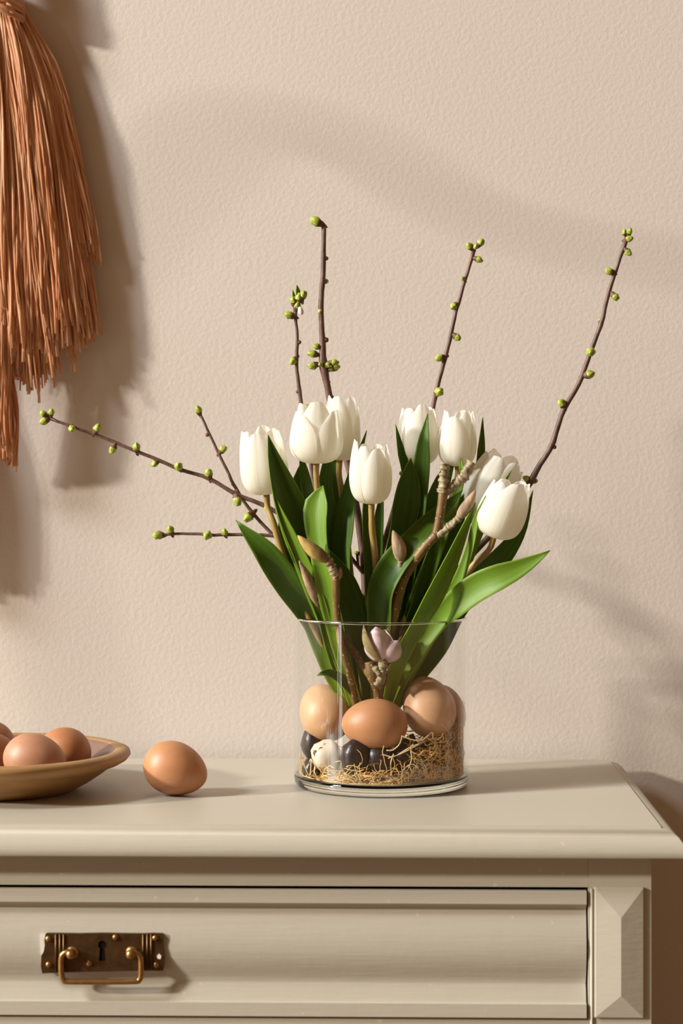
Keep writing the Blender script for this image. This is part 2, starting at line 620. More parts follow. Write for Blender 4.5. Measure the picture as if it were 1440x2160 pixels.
def drawer(k):
    a, c = rows[k]
    zt_, zb_ = a - 0.0028, c + 0.0012
    H = zt_ - zb_
    # profile from top to bottom: (fraction, depth forward of FY)
    pr = [(0.0, 0.0010), (0.006, 0.0022), (0.100, 0.0024), (0.112, 0.0016), (0.128, -0.0016), (0.15, -0.0034), (0.18, -0.0036), (0.23, -0.0022),
          (0.30, -0.0006), (0.38, 0.0008), (0.46, 0.0013), (0.53, 0.0008), (0.59, -0.0006), (0.64, -0.0022), (0.69, -0.0041), (0.735, -0.0054),
          (0.75, -0.0053), (0.80, -0.0040), (0.86, -0.0022), (0.882, -0.0016), (0.887, 0.0022), (0.992, 0.0024), (1.0, 0.0010)]
    nx = 2
    x0, x1 = dx0 + 0.0016, dx1 - 0.0016
    V, Fc = [], []
    for t_, d in pr:
        for x in (x0, x1):
            V.append((x, FY - d, zt_ - H * t_))
    for i in range(len(pr) - 1):
        Fc.append((2 * i, 2 * i + 1, 2 * i + 3, 2 * i + 2))
    nb = len(V)
    V += [(x0, FY + 0.005, zt_), (x1, FY + 0.005, zt_), (x0, FY + 0.005, zb_), (x1, FY + 0.005, zb_)]
    n2 = 2 * (len(pr) - 1)
    Fc += [(nb, nb + 1, 1, 0), (n2, n2 + 1, nb + 3, nb + 2),
           tuple([nb] + [2 * i for i in range(len(pr))] + [nb + 2]), tuple([nb + 1] + [2 * i + 1 for i in range(len(pr))] + [nb + 3])]
    return build('drawer', V, Fc, M['paint'], chest, origin=(xc, FY, (zt_ + zb_) / 2), sharp=32)


dr = drawer(0)
drawer(1)
PY = FY - 0.0015                               # back of the handle plate


def hp(u, v, out=0.0):
    return at(60 + u / 4.5, 1950 + v / 4.5, PY - out)


# plate with a keyhole cut through it
outline = [(172, 84), (300, 84), (480, 87), (700, 82), (900, 86), (1100, 88), (1180, 84), (1268, 86), (1281, 110), (1276, 180), (1284, 250),
           (1291, 330), (1284, 390), (1278, 440), (1100, 438), (800, 446), (500, 450), (280, 458), (130, 466), (118, 400), (122, 302), (146, 260), (156, 200), (152, 140), (160, 96)]
key = [(666 + 34 * (1 - math.cos(x)) / 1.0 * 1.0, 190) for x in ()]
key = []
for i in range(13):
    a_ = math.radians(125 + 290 * i / 12)
    key.append((700 + 40 * math.cos(a_), 194 + 40 * math.sin(a_)))
key = key + [(732, 346), (668, 346)]
bm = bmesh.new()
loops = []
for lp in (outline, key):
    vs = [bm.verts.new(hp(u, v, 0.0014) - LOC[dr]) for u, v in lp]
    loops.append([bm.edges.new((vs[i], vs[(i + 1) % len(vs)])) for i in range(len(vs))])
bmesh.ops.triangle_fill(bm, use_beauty=True, use_dissolve=False, edges=loops[0] + loops[1])
ext = bmesh.ops.extrude_face_region(bm, geom=list(bm.faces))
for g in ext['geom']:
    if isinstance(g, bmesh.types.BMVert):
        g.co.y += 0.0034
bmesh.ops.recalc_face_normals(bm, faces=bm.faces)
me = bpy.data.meshes.new('handle_plate'); bm.to_mesh(me); bm.free()
me.materials.append(M['brass'])
plate = bpy.data.objects.new('handle_plate', me); COL.objects.link(plate); plate.parent = dr; LOC[plate] = LOC[dr]
plate['label'] = 'dark aged brass plate with keyhole'
b = MB()
p0, p1 = hp(648, 148, 0.0004), hp(752, 356, 0.0004)
b.box(p0.x, p1.x, p0.y - 0.0002, p0.y + 0.0004, p1.z, p0.z)
b.build('keyhole', M['gap_shade'], dr, smooth=False)  # black backing behind the cut hole, its shade put into the colour
for u in (262, 300, 336, 1090, 1130, 1166):
    b = MB()
    b.tube([list(hp(u, 92, 0.0014)) + [0.0011], list(hp(u, 260, 0.0014)) + [0.0011], list(hp(u, 436 if u > 700 else 446, 0.0014)) + [0.0011]], 8)
    b.build('plate_ridge', M['brass'], dr)
for u, v in ((190, 135), (192, 380), (825, 122), (577, 368), (1203, 128), (1212, 384)):
    b = MB()
    r = 0.0026
    b.lathe([(r, -0.0004), (r * 0.92, 0.0008), (r * 0.6, 0.0017), (0, 0.0021)], 12, frame_to(hp(u, v, 0.0014), (0, -1, 0)))
    b.build('rivet', M['bail'], dr)
# remains of white paint by the plate edges
for pts in (((120, 88), (160, 92), (150, 150), (154, 200), (144, 258), (122, 296), (116, 200)), ((1218, 300), (1240, 276), (1262, 300), (1252, 330), (1225, 326))):
    out = 0.0 if pts[0][0] < 500 else 0.0016
    vs = [hp(u, v, out + 0.0006) for u, v in pts] + [hp(u, v, out - 0.002) for u, v in pts]
    n = len(pts)
    build('paint_remnant', vs, [tuple(range(n))] + [(i, (i + 1) % n, n + (i + 1) % n, n + i) for i in range(n)], M['rawpaint'], dr, smooth=False)
for u in (405, 970):
    b = MB()
    r = 0.0037
    b.lathe([(0.0052, -0.0002), (0.0050, 0.0008), (0.0030, 0.0014), (0.0026, 0.0028), (0.0030, 0.0038), (r, 0.0052), (r, 0.0074), (r * 0.7, 0.0092), (0, 0.0099)], 16,
            frame_to(hp(u + 12, 268, 0.0010), (-0.05, -1, 0.02)))
    b.build('bail_post', M['bail'], dr)
path = [(418, 262, .0052), (372, 262, .0054), (330, 280, .0054), (312, 320, .0054), (310, 420, .0052), (318, 500, .0050), (336, 530, .0050), (372, 543, .0050),
        (700, 545, .0050), (1010, 540, .0050), (1048, 528, .0050), (1066, 496, .0050), (1070, 420, .0052), (1066, 325, .0054), (1046, 284, .0054), (1005, 264, .0054), (965, 262, .0052)]
b = MB()
b.tube(spline([list(hp(u, v, d)) + [0.00235] for u, v, d in path], 70), 12)
b.build('bail_handle', M['bail'], dr)

# ------------------------------------------------------------------ eggs
def egg_obj(label, px, py, Y, length, width, axis, m_, k=0.11, touch_z=None):
    """length/width in metres, axis = direction of the narrow end"""
    c = at(px, py, Y)
    n = 24
    prof = []
    for i in range(n + 1):
        th = math.pi * i / n
        z = -math.cos(th) * length / 2
        r = math.sin(th) * width / 2 * (1 - k * (-math.cos(th)) - 0.02 * math.cos(2 * th))
        prof.append((max(r, 0) if 0 < i < n else 0, z))
    b = MB(); b.lathe(prof, 40)
    fm = frame_to((0, 0, 0), axis)
    if touch_z is not None:
        low = min((fm @ v).z for v in b.v)
        c.z = touch_z - low
    o = b.build('egg', m_, None, (0, 0, 0))
    o.location = c
    o.rotation_euler = fm.to_euler()
    tag(o, label, 'egg')
    return o


yl = on_top(370, 1677).y
egg_obj('brown egg lying alone on the chest top between the dish and the vase', 370, 1630, yl, 0.0570, 0.0450, (0.93, -0.10, -0.30), M['egg_a'], touch_z=0.0)

# ------------------------------------------------------------------ wooden dish with eggs
bc = Vector((at(0, 1660, -0.035).x, -0.035, 0))
R_ = 0.113
b = MB()
sq = R_
pr = [(0, 0.0008), (0.060, 0.0), (0.066, 0.0010), (0.078, 0.0072), (0.090, 0.0150), (0.0975, 0.0206), (0.1010, 0.0226), (0.1060, 0.0238), (0.1115, 0.0268), (0.1145, 0.0306), (0.1135, 0.0340),
      (0.1090, 0.0358), (0.1035, 0.0358), (0.1005, 0.0346), (0.098, 0.0318), (0.090, 0.0245), (0.076, 0.0150), (0.060, 0.0085), (0.030, 0.0068), (0, 0.0065)]
mi = [0] * 13 + [1] * 6
b.lathe(pr, 72, Matrix.Translation(bc), mi)
dish = b.build('dish', [M['clay'], M['glaze']], None, bc)
tag(dish, 'shallow tan wooden dish with dark inside on the chest top', 'dish')
grp = 'brown eggs in the wooden dish'
def scaled(px, Y):
    return mm(px, Y)
e = egg_obj('pinkish brown egg lying at the front of the wooden dish', 73, 1589, -0.078, 0.0545, 0.0425, (0.96, -0.12, -0.12), M['egg_b'], touch_z=0.0120); e['group'] = grp
e = egg_obj('dark brown egg at the right in the dish, behind the pinkish front egg', 134, 1577, -0.022, 0.0510, 0.0440, (-0.72, 0.62, 0.1), M['egg_c'], touch_z=0.0085); e['group'] = grp
e = egg_obj('lower of two brown eggs cut by the photo edge in the dish', -22, 1589, -0.040, 0.0540, 0.0430, (0.7, 0.5, -0.1), M['egg_c'], touch_z=0.0080); e['group'] = grp
e = egg_obj('rearmost brown egg in the dish, cut by the photo edge', -22, 1568, 0.008, 0.0540, 0.0440, (-0.3, 0.9, -0.1), M['egg_c'], touch_z=0.0105); e['group'] = grp

# ------------------------------------------------------------------ glass vase
RO = mm(183.5, 0.0) ; RI = RO - 0.0028
ZR = at(804, 1299.5, 0.0).z
vase = thing('vase', 'clear cylinder glass vase holding tulips, branches and eggs on the chest', 'vase', (0, 0, 0))
ZB = 0.0105
b = MB()
b.lathe([(RO, ZB + 0.0004), (RO, 0.04), (RO, ZR * 0.5), (RO, ZR - 0.002)], 96)
wl = b.build('glass_wall', M['glass'], vase)
b = MB()
b.lathe([(RI, ZB + 0.0015), (RI, 0.04), (RI, ZR * 0.5), (RI, ZR - 0.002)], 96)
b.build('glass_lining', M['glass'], vase)
b = MB()
rm, rt = (RO + RI) / 2, (RO - RI) / 2
b.lathe([(RI, ZR - 0.0020)] + [(rm + rt * 1.05 * math.cos(math.pi - math.pi * i / 8), ZR - 0.0012 + 0.0015 * math.sin(math.pi * i / 8)) for i in range(9)] + [(RO, ZR - 0.0020), (RI, ZR - 0.0020)], 96)
b.build('rim', M['solid'], vase)
b = MB()
b.lathe([(0, 0.0016), (RO - 0.014, 0.0012), (RO - 0.007, 0.0002), (RO - 0.0045, 0.0002), (RO - 0.0018, 0.0014), (RO - 0.0004, 0.0040), (RO, 0.0065), (RO, ZB),
         (RI, ZB + 0.0012), (RI - 0.004, ZB), (RI - 0.010, ZB - 0.0012), (0, ZB - 0.0010)], 96)
b.build('glass_base', M['solid'], vase)
FLOOR_IN = ZB + 0.0006

# eggs in the vase
egg_obj('pale brown egg at the left inside the glass vase', 686, 1502, -0.006, 0.0540, 0.0460, (-0.35, 0.45, 0.62), M['egg_d'])
egg_obj('brown egg lying level at the front of the glass vase', 790, 1528, -0.0500, 0.0575, 0.0440, (-0.97, 0.05, 0.03), M['egg_a'], k=0.07)
egg_obj('speckled brown egg standing at the right inside the glass vase', 904, 1491, -0.030, 0.0550, 0.0450, (-0.30, 0.20, 0.88), M['egg_e'])
egg_obj('brown egg mostly hidden behind the speckled egg in the vase', 937, 1503, 0.011, 0.0500, 0.0370, (-0.1, 0.3, 0.9), M['egg_b'])

# bulbs on the floor of the vase
def bulb(label, px, py, Y, r, hgt, axis, m_, scars=False):
    c = at(px, py, Y)
    fm = frame_to(c, axis)
    t_ = thing('bulb', label, 'bulb', c)
    pr = [(0, -0.46), (0.35, -0.44), (0.72, -0.32), (0.95, -0.12), (1.0, 0.06), (0.88, 0.24), (0.62, 0.38), (0.34, 0.48), (0.14, 0.58), (0, 0.64)]
    b = MB()
    b.lathe([(a * r, z * hgt) for a, z in pr], 28, fm)
    for i, v in enumerate(b.v):
        d = v - c
        b.v[i] = c + d * (1 + 0.13 * noise.noise(d * 75 + Vector((px, py, 0))))
    b.build('skin', m_, t_)
    if scars:
        for u, v in ((-0.72, 0.35), (-0.55, -0.05), (-0.3, 0.6)):
            b = MB()
            p = c + Vector((u * r, -0.70 * r, v * r * 0.8))
            pts = [p + Vector((0.0035 * math.cos(a) * RND.uniform(0.5, 1.2), -0.001, 0.0028 * math.sin(a) * RND.uniform(0.6, 1.2))) for a in [i * math.pi / 4 for i in range(8)]]
            b.add(pts + [p + Vector((0, 0.004, 0))], [(i, (i + 1) % 8, 8) for i in range(8)] + [tuple(range(7, -1, -1))])
            b.build('skin_scrap', M['scar'], t_)
    return t_


bulb('white peeled bulb with brown skin scraps at the bottom of the vase', 688, 1593, -0.036, 0.0135, 0.030, (0.45, -0.25, -0.75), M['whitebulb'], True)
dk = M['bulb']
bulb('dark purple bulb wedged under the left egg beside the glass', 664, 1570, -0.008, 0.0130, 0.034, (-0.2, 0, 1), dk)
bulb('small dark bulb low at the left by the glass, below the white bulb', 661, 1622, -0.016, 0.0105, 0.026, (0.3, -0.2, 1), dk)
bulb('glossy dark bulb just right of the white peeled bulb', 750, 1598, -0.056, 0.0135, 0.036, (0.1, 0, 1), dk)
bulb('dark purple bulb under the middle of the front egg', 800, 1606, -0.053, 0.0150, 0.037, (-0.2, 0.1, 1), dk)
bulb('dark bulb under the right end of the front egg', 855, 1604, -0.046, 0.0155, 0.038, (0.3, 0.2, 1), dk)
bulb('dark bulb under the speckled egg among fibres', 905, 1600, -0.030, 0.0160, 0.032, (0.6, 0, 0.8), dk)
bulb('dark bulb at the right end under tangled fibres', 945, 1588, 0.000, 0.0150, 0.030, (0.2, 0.3, 1), dk)


def in_vase(p, rmax, zmin):
    d = math.hypot(p.x, p.y)
    if d > rmax:
        p.x *= rmax / d; p.y *= rmax / d
    p.z = max(p.z, zmin)
    return p


# coconut fibre: front ring on the floor and a mound at the right
b = MB()
rr = random.Random(3)
def fibre(c, spread, ln, r0):
    d = Vector((rr.gauss(0, 1), rr.gauss(0, 1), rr.gauss(0, 0.6))).normalized()
    p = Vector(c) + Vector((rr.gauss(0, spread), rr.gauss(0, spread), rr.gauss(0, spread * 0.6)))
    rows_ = []
    for k in range(7):
        q = in_vase(p.copy(), RI - 0.002, FLOOR_IN + 0.0006)
        rows_.append([q.x, q.y, q.z, r0])
        d = (d + Vector((rr.gauss(0, 0.42), rr.gauss(0, 0.42), rr.gauss(0, 0.35)))).normalized()
        p = p + d * ln / 6
    b.tube(rows_, 4, cap=False)
for i in range(950):                             # floor layer
    a_ = rr.uniform(-math.pi, 0.0) if rr.random() < 0.85 else rr.uniform(0, math.pi)
    if math.cos(a_) < -0.3 and math.sin(a_) < 0.1 and rr.random() < 0.6:
        continue
    rad = RI * rr.uniform(0.80, 0.97)
    fibre((rad * math.cos(a_), rad * math.sin(a_), FLOOR_IN + rr.uniform(0.0, 0.0085 if math.cos(a_) > -0.35 else 0.003)), 0.004 if math.cos(a_) > -0.35 else 0.0028, rr.uniform(0.014, 0.034), rr.uniform(0.00028, 0.0005))
for i in range(900):                             # mound at the right
    a_ = rr.uniform(-1.15, 0.9)
    rad = RI * rr.uniform(0.74, 0.97)
    hmax = 0.044 * (0.45 + 0.55 * min(1, (a_ + 1.15) / 0.75))
    fibre((rad * math.cos(a_), rad * math.sin(a_), FLOOR_IN + hmax * rr.random() ** 0.9), 0.0035, rr.uniform(0.012, 0.032), rr.uniform(0.00026, 0.00048))
o = b.build('coconut_fibre', M['coir'])
tag(o, 'golden coconut fibre packed on the floor and right side of the vase', 'fibre'); o['kind'] = 'stuff'
# loose pale roots in front of the dark bulbs
b = MB()
def root(pts, r0=0.0006):
    rows_ = spline([list(at(px, py, Y)) + [r0] for px, py, Y in pts], 22)
    for r_ in rows_:
        q = in_vase(Vector(r_[:3]), RI - 0.0012, FLOOR_IN)
        r_[0], r_[1], r_[2] = q
    b.tube(rows_, 6)
YR = -0.066
for pts in ([(848, 1553, YR), (842, 1570, YR), (828, 1582, YR), (815, 1583, YR)], [(792, 1600, YR), (806, 1592, YR), (830, 1596, YR), (862, 1578, YR), (886, 1568, YR)],
            [(802, 1614, YR), (818, 1600, YR), (845, 1590, YR), (884, 1570, YR)], [(846, 1552, YR), (868, 1560, YR), (890, 1562, YR), (912, 1552, YR)],
            [(862, 1620, YR), (868, 1600, YR), (866, 1578, YR), (872, 1570, YR)], [(784, 1624, YR), (800, 1636, YR), (820, 1640, YR)],
            [(826, 1636, YR), (824, 1610, YR), (830, 1590, YR)], [(845, 1645, YR), (850, 1625, YR), (868, 1612, YR), (882, 1620, YR)],
            [(796, 1612, YR), (802, 1630, YR), (818, 1638, YR)], [(640, 1608, -.042), (652, 1602, -.042), (664, 1614, -.042), (662, 1632, -.042)],
            [(648, 1636, -.042), (652, 1612, -.042), (656, 1604, -.042)], [(664, 1604, -.042), (672, 1616, -.042), (678, 1630, -.042)],
            [(730, 1617, YR), (750, 1622, YR), (772, 1619, YR)], [(866, 1585, YR), (884, 1592, YR), (900, 1584, YR), (930, 1590, -.05)],
            [(900, 1555, -.05), (912, 1545, -.05), (914, 1560, -.05), (930, 1556, -.045)], [(876, 1600, YR), (892, 1606, -.06), (915, 1590, -.055), (922, 1575, -.05)]):
    root(pts, 0.00058)
o = b.build('loose_roots', M['root'])
tag(o, 'thin pale bulb roots tangled in front of the dark bulbs', 'roots'); o['kind'] = 'stuff'

# ------------------------------------------------------------------ tulips
def leaf(parent, pts, m_='leaf', twist=0.0, cup=0.30, n=30, cols=9):
    """pts from base to tip: (px, py, Y, half width px[, extra twist deg])"""
    rows_ = []
    for p in pts:
        px, py, Y, hw = p[:4]
        tw = math.radians(twist + (p[4] if len(p) > 4 else 0))
        rows_.append(list(at(px, py, Y)) + [mm(hw, Y) / max(0.35, abs(math.cos(tw))), tw])
    rows_ = spline(rows_, n)
    V, uv, Fc = [], [], []
    for i, r_ in enumerate(rows_):
        P = Vector(r_[:3])
        a_ = Vector(rows_[max(0, i - 1)][:3]); c_ = Vector(rows_[min(n - 1, i + 1)][:3])
        T = (c_ - a_).normalized()
        S = T.cross(Vector((0, 1, 0)))
        S = S.normalized() if S.length > 1e-6 else Vector((1, 0, 0))
        S = Quaternion(T, r_[4]) @ S
        N = S.cross(T)
        if N.y > 0:
            N = -N
        hw = max(0.0002, r_[3])
        v = i / (n - 1)
        for k in range(cols):
            u = -1 + 2 * k / (cols - 1)
            wob = 0.05 * math.sin(v * 9 + u * 2.3 + pts[0][0]) * abs(u) * hw
            V.append(P + S * (u * hw) + N * (cup * hw * (u * u - 0.35) + wob))
            uv.append((k / (cols - 1), v))
    for i in range(n - 1):
        for k in range(cols - 1):
            Fc.append((i * cols + k, i * cols + k + 1, (i + 1) * cols + k + 1, (i + 1) * cols + k))
    o = build('leaf', V, Fc, M[m_], parent, uvs=uv)
    md = o.modifiers.new('thickness', 'SOLIDIFY'); md.thickness = 0.0007; md.offset = 0
    return o


def sstep(a, b_, x):
    t_ = min(1, max(0, (x - a) / (b_ - a)))
    return t_ * t_ * (3 - 2 * t_)


def petal(parent, base, axis, roll, Rr, H, inner, seed, flare):
    rg = random.Random(seed)
    fm = frame_to(base, axis, roll)
    n, cols = 16, 13
    prof = spline([(0.10, 0, 0.0), (0.50, 0, 0.025), (0.82, 0, 0.12), (0.98, 0, 0.28), (1.0, 0, 0.46), (0.95, 0, 0.65), (0.87 + flare * 0.5, 0, 0.83), (0.76 + flare, 0, 1.0)], n)
    amp = rg.uniform(0.015, 0.05); ph = rg.uniform(0, 6)
    hs = rg.uniform(0.86, 1.02) * (1.03 if inner else 1.0)
    lean = rg.uniform(-0.07, 0.09)
    rs = 0.90 if inner else 1.0
    V, uv, Fc = [], [], []
    for i, (r_, _, z) in enumerate(prof):
        v = i / (n - 1)
        if v < 0.45:
            hw = 0.66 + 0.44 * sstep(0, 0.42, v)
        else:
            q = (v - 0.45) / 0.55
            hw = max(0.44, 1.06 * (max(0, 1 - q ** 3.0)) ** 0.45)
        for k in range(cols):
            u = -1 + 2 * k / (cols - 1)
            phi = u * hw
            edge = abs(u)
            rad = Rr * rs * r_ * (1 - 0.10 * u * u + amp * math.sin(ph + 5 * v + 3 * u) * edge + lean * v)
            rad -= Rr * 0.035 * math.exp(-(u / 0.10) ** 2) * sstep(0.15, 0.5, v) * (1 if not inner else 0.6)
            zz = H * hs * z - H * 0.055 * u * u * sstep(0.70, 1.0, v) + H * 0.02 * math.sin(ph * 2 + 4 * u) * v * edge
            V.append(fm @ Vector((rad * math.cos(phi), rad * math.sin(phi), zz)))
            uv.append((k / (cols - 1), v))
    for i in range(n - 1):
        for k in range(cols - 1):
            Fc.append((i * cols + k, i * cols + k + 1, (i + 1) * cols + k + 1, (i + 1) * cols + k))
    o = build('petal', V, Fc, M['petal'], parent, uvs=uv)
    md = o.modifiers.new('subdivision', 'SUBSURF'); md.levels = 1; md.render_levels = 1
    return o


def tulip(label, head, top, Y0, Y1, width_px, stem, seed, roll=0.0, flare=0.0, wide=1.0):
    """head: pixel of the flower base, top: pixel of its top, stem: list from base of the vase upwards"""
    base = at(head[0], head[1], Y0)
    tip = at(top[0], top[1], Y1)
    ax = tip - base
    t_ = thing('tulip', label, 'tulip', tuple(at(*stem[0])), 'white tulips in the glass vase')
    Rr = mm(width_px / 2, Y0)
    for k in range(6):
        inner = k % 2 == 1
        petal(t_, base, ax, roll + k * math.pi / 3, Rr * wide, ax.length, inner, seed * 10 + k, flare)
    pts = [list(at(*p)) + [0.0030] for p in stem]
    pts.append(list(base - ax.normalized() * 0.012) + [0.0026])
    pts.append(list(base + ax.normalized() * 0.002) + [0.0030])
    b = MB(); b.tube(spline(pts, 40), 10)
    b.build('stem', M['stem'], t_)
    return t_


B0 = (0.004)
t1 = tulip('white tulip furthest left, behind a dark upright leaf', (562, 1043), (548, 905), -0.030, -0.036, 108, [(748, 1500, .0), (700, 1400, -.012), (646, 1290, -.025), (600, 1180, -.03), (577, 1105, -.032)], 1, 0.4, 0.02)
t2 = tulip('white open tulip in front at upper left, above a brownish stem', (667, 978), (668, 850), -0.045, -0.048, 110, [(758, 1500, -.004), (722, 1350, -.02), (690, 1200, -.035), (674, 1070, -.043)], 2, 1.62, 0.06)
t3 = tulip('white tulip behind and right of the upper left open tulip', (716, 972), (722, 838), -0.008, -0.006, 84, [(770, 1500, .008), (752, 1350, .004), (736, 1180, 0.), (722, 1050, -.006)], 3, 0.2, 0.04)
t4 = tulip('lowest middle white tulip with closed petals on a straight stem', (783, 1063), (781, 925), -0.062, -0.066, 97, [(785, 1500, -.006), (794, 1330, -.025), (793, 1200, -.045), (785, 1120, -.058)], 4, -1.57 + 0.52, -0.02)
t5 = tulip('white tulip behind two upright leaves at upper middle', (884, 981), (882, 852), 0.004, 0.010, 92, [(800, 1500, .010), (825, 1320, .008), (862, 1130, .006)], 5, -1.3, 0.0)
t6 = tulip('white tulip above the knobby brown branch, right of centre', (964, 984), (966, 868), -0.012, -0.012, 84, [(806, 1500, .004), (860, 1330, .0), (930, 1120, -.01)], 6, -1.9, 0.03)
t7 = tulip('white tulip leaning right behind the lowest right tulip', (998, 1086), (1072, 958), -0.004, -0.004, 116, [(815, 1500, .006), (880, 1350, .0), (950, 1200, -.004)], 7, -0.9, 0.06)
t8 = tulip('lowest right white tulip leaning right on a tan stem', (1040, 1133), (1083, 1006), -0.062, -0.070, 110, [(820, 1500, -.006), (900, 1340, -.030), (985, 1208, -.052)], 8, -1.2, 0.0)

# leaves, each on its own flower (base first)
leaf(t1, [(752, 1500, -.010, 10), (712, 1400, -.03, 16), (690, 1310, -.045, 20), (668, 1240, -.05, 24), (645, 1165, -.054, 29), (622, 1100, -.058, 33), (600, 1040, -.062, 28), (578, 970, -.063, 14), (565, 917, -.062, 0.3)], 'leaf', 22, 0.45)
leaf(t1, [(748, 1500, -.018, 8), (718, 1400, -.036, 12), (688, 1318, -.047, 14), (668, 1262, -.056, 17), (640, 1192, -.060, 17), (612, 1130, -.065, 14), (590, 1080, -.068, 8), (573, 1034, -.068, 0.4)], 'leaf2', -20, 0.35)
leaf(t1, [(745, 1505, -.015, 10), (700, 1420, -.018, 17), (664, 1325, -.022, 20), (643, 1285, -.030, 25), (618, 1245, -.044, 30), (590, 1203, -.054, 30), (558, 1160, -.063, 24), (522, 1124, -.064, 11), (497, 1097, -.062, 0.3)], 'leaf', -15, 0.30)
leaf(t1, [(740, 1500, .0, 10), (690, 1400, -.004, 17), (650, 1290, -.008, 20), (622, 1210, -.025, 22), (602, 1150, -.026, 21), (589, 1092, -.026, 0.3)], 'leaf', 10, 0.2)
leaf(t2, [(760, 1500, -.016, 9), (722, 1390, -.044, 14), (702, 1312, -.053, 16), (692, 1255, -.062, 20), (680, 1195, -.068, 19), (672, 1145, -.066, 20), (667, 1100, -.064, 24), (669, 1060, -.062, 24), (681, 1024, -.060, 0.4)], 'leaf2', -24, 0.40)
leaf(t2, [(745, 1500, .0, 8), (700, 1300, -.015, 15), (672, 1130, -.02, 15), (651, 1040, -.024, 13), (640, 985, -.025, 8), (632, 955, -.026, 0.3)], 'leaf', -25, 0.3)
leaf(t2, [(745, 1500, .004, 8), (690, 1300, .0, 15), (650, 1110, -.005, 15), (626, 1025, -.01, 11), (637, 972, -.012, 0.3)], 'leaf', 35, 0.3)
leaf(t3, [(765, 1500, .01, 8), (735, 1300, .0, 16), (700, 1120, -.012, 16), (684, 1030, -.016, 15), (692, 960, -.018, 8), (700, 900, -.018, .3)], 'leaf', 30, 0.35)
leaf(t3, [(772, 1500, .012, 9), (745, 1330, .006, 17), (716, 1150, 0., 17), (708, 1040, -.004, 13), (706, 960, -.006, 7), (712, 900, -.006, .3)], 'leaf', -10, 0.3)
leaf(t3, [(775, 1500, .012, 9), (728, 1300, -.005, 20), (719, 1180, -.014, 21), (725, 1110, -.016, 23), (735, 1050, -.016, 17), (752, 980, -.015, 9), (773, 908, -.014, .3)], 'leaf', -28, 0.35)
leaf(t4, [(782, 1500, -.004, 10), (768, 1380, -.02, 22), (748, 1300, -.036, 27), (729, 1235, -.042, 23), (712, 1195, -.044, 13), (692, 1158, -.044, .3)], 'leaf', 20, 0.3)
leaf(t4, [(788, 1500, .0, 8), (788, 1330, -.022, 16), (783, 1210, -.034, 15), (776, 1120, -.036, 12), (772, 1060, -.036, 7), (776, 1000, -.036, .3)], 'leaf', 18, 0.3)
leaf(t4, [(790, 1500, .004, 8), (796, 1330, -.01, 16), (795, 1200, -.02, 13), (799, 1100, -.024, 10), (803, 1060, -.025, 6), (806, 1010, -.026, .3)], 'leaf', -20, 0.3)
leaf(t5, [(800, 1500, .004, 9), (815, 1340, -.008, 24), (828, 1220, -.016, 27), (846, 1120, -.020, 25), (856, 1060, -.020, 28), (862, 1010, -.020, 20), (866, 966, -.020, .3)], 'leaf', 20, 0.3)
leaf(t5, [(804, 1500, .012, 9), (835, 1320, .0, 20), (868, 1150, -.012, 20), (884, 1050, -.016, 17), (890, 980, -.017, 17), (894, 925, -.017, 11), (902, 872, -.016, .3)], 'leaf', -18, 0.35)
leaf(t5, [(800, 1500, .014, 9), (832, 1320, .01, 18), (862, 1130, .002, 14), (858, 1010, -.004, 10), (846, 955, -.006, 8), (834, 895, -.007, .3)], 'leaf', 30, 0.3)
leaf(t6, [(798, 1500, -.012, 10), (798, 1400, -.03, 20), (802, 1315, -.046, 25), (804, 1250, -.052, 27), (828, 1196, -.054, 28), (866, 1148, -.052, 24), (908, 1100, -.046, 18), (950, 1060, -.040, 9), (975, 1034, -.036, .3)], 'leaf', -22, 0.4)
leaf(t6, [(810, 1500, .008, 9), (850, 1330, .0, 24), (890, 1170, -.008, 28), (912, 1080, -.012, 24), (935, 1010, -.014, 16), (962, 960, -.014, .3)], 'leaf', 14, 0.3)
leaf(t6, [(812, 1500, .012, 9), (880, 1300, .006, 20), (950, 1120, .0, 16), (1005, 1010, -.002, 10), (1014, 950, -.002, 8), (1018, 880, -.002, .3)], 'leaf', 30, 0.3)
leaf(t6, [(812, 1500, .004, 9), (860, 1330, -.008, 18), (930, 1130, -.024, 14), (968, 1030, -.026, 8), (974, 995, -.026, 6), (968, 950, -.026, .3)], 'leaf2', -20, 0.3)
leaf(t7, [(815, 1500, .004, 10), (850, 1380, -.008, 22), (888, 1285, -.016, 24), (912, 1210, -.02, 27), (938, 1140, -.02, 26), (965, 1080, -.018, 18), (990, 1030, -.016, .3)], 'leaf', 12, 0.3)
leaf(t7, [(822, 1500, .008, 10), (880, 1400, .0, 24), (930, 1320, -.006, 27), (985, 1240, -.012, 25), (1040, 1190, -.016, 24), (1075, 1150, -.018, 19), (1102, 1105, -.018, 11), (1124, 1034, -.018, .3)], 'leaf', 18, 0.4)
leaf(t7, [(822, 1500, -.002, 9), (880, 1380, -.016, 18), (930, 1280, -.03, 18), (980, 1190, -.036, 12), (1012, 1120, -.036, 8), (1050, 1040, -.030, 6), (1078, 993, -.026, .3)], 'leaf2', 30, 0.3)
leaf(t8, [(812, 1500, -.018, 9), (838, 1400, -.044, 16), (878, 1322, -.057, 16), (912, 1262, -.066, 20), (942, 1202, -.070, 17), (965, 1150, -.070, 12), (985, 1102, -.068, 7), (1003, 1060, -.066, .3)], 'leaf2', 26, 0.4)
leaf(t8, [(822, 1500, -.016, 9), (858, 1410, -.036, 16), (922, 1313, -.047, 20), (960, 1275, -.060, 27), (1002, 1242, -.069, 29), (1046, 1220, -.077, 27), (1088, 1202, -.078, 20), (1126, 1182, -.078, 11), (1160, 1161, -.078, .3)], 'leaf2', -14, 0.28)
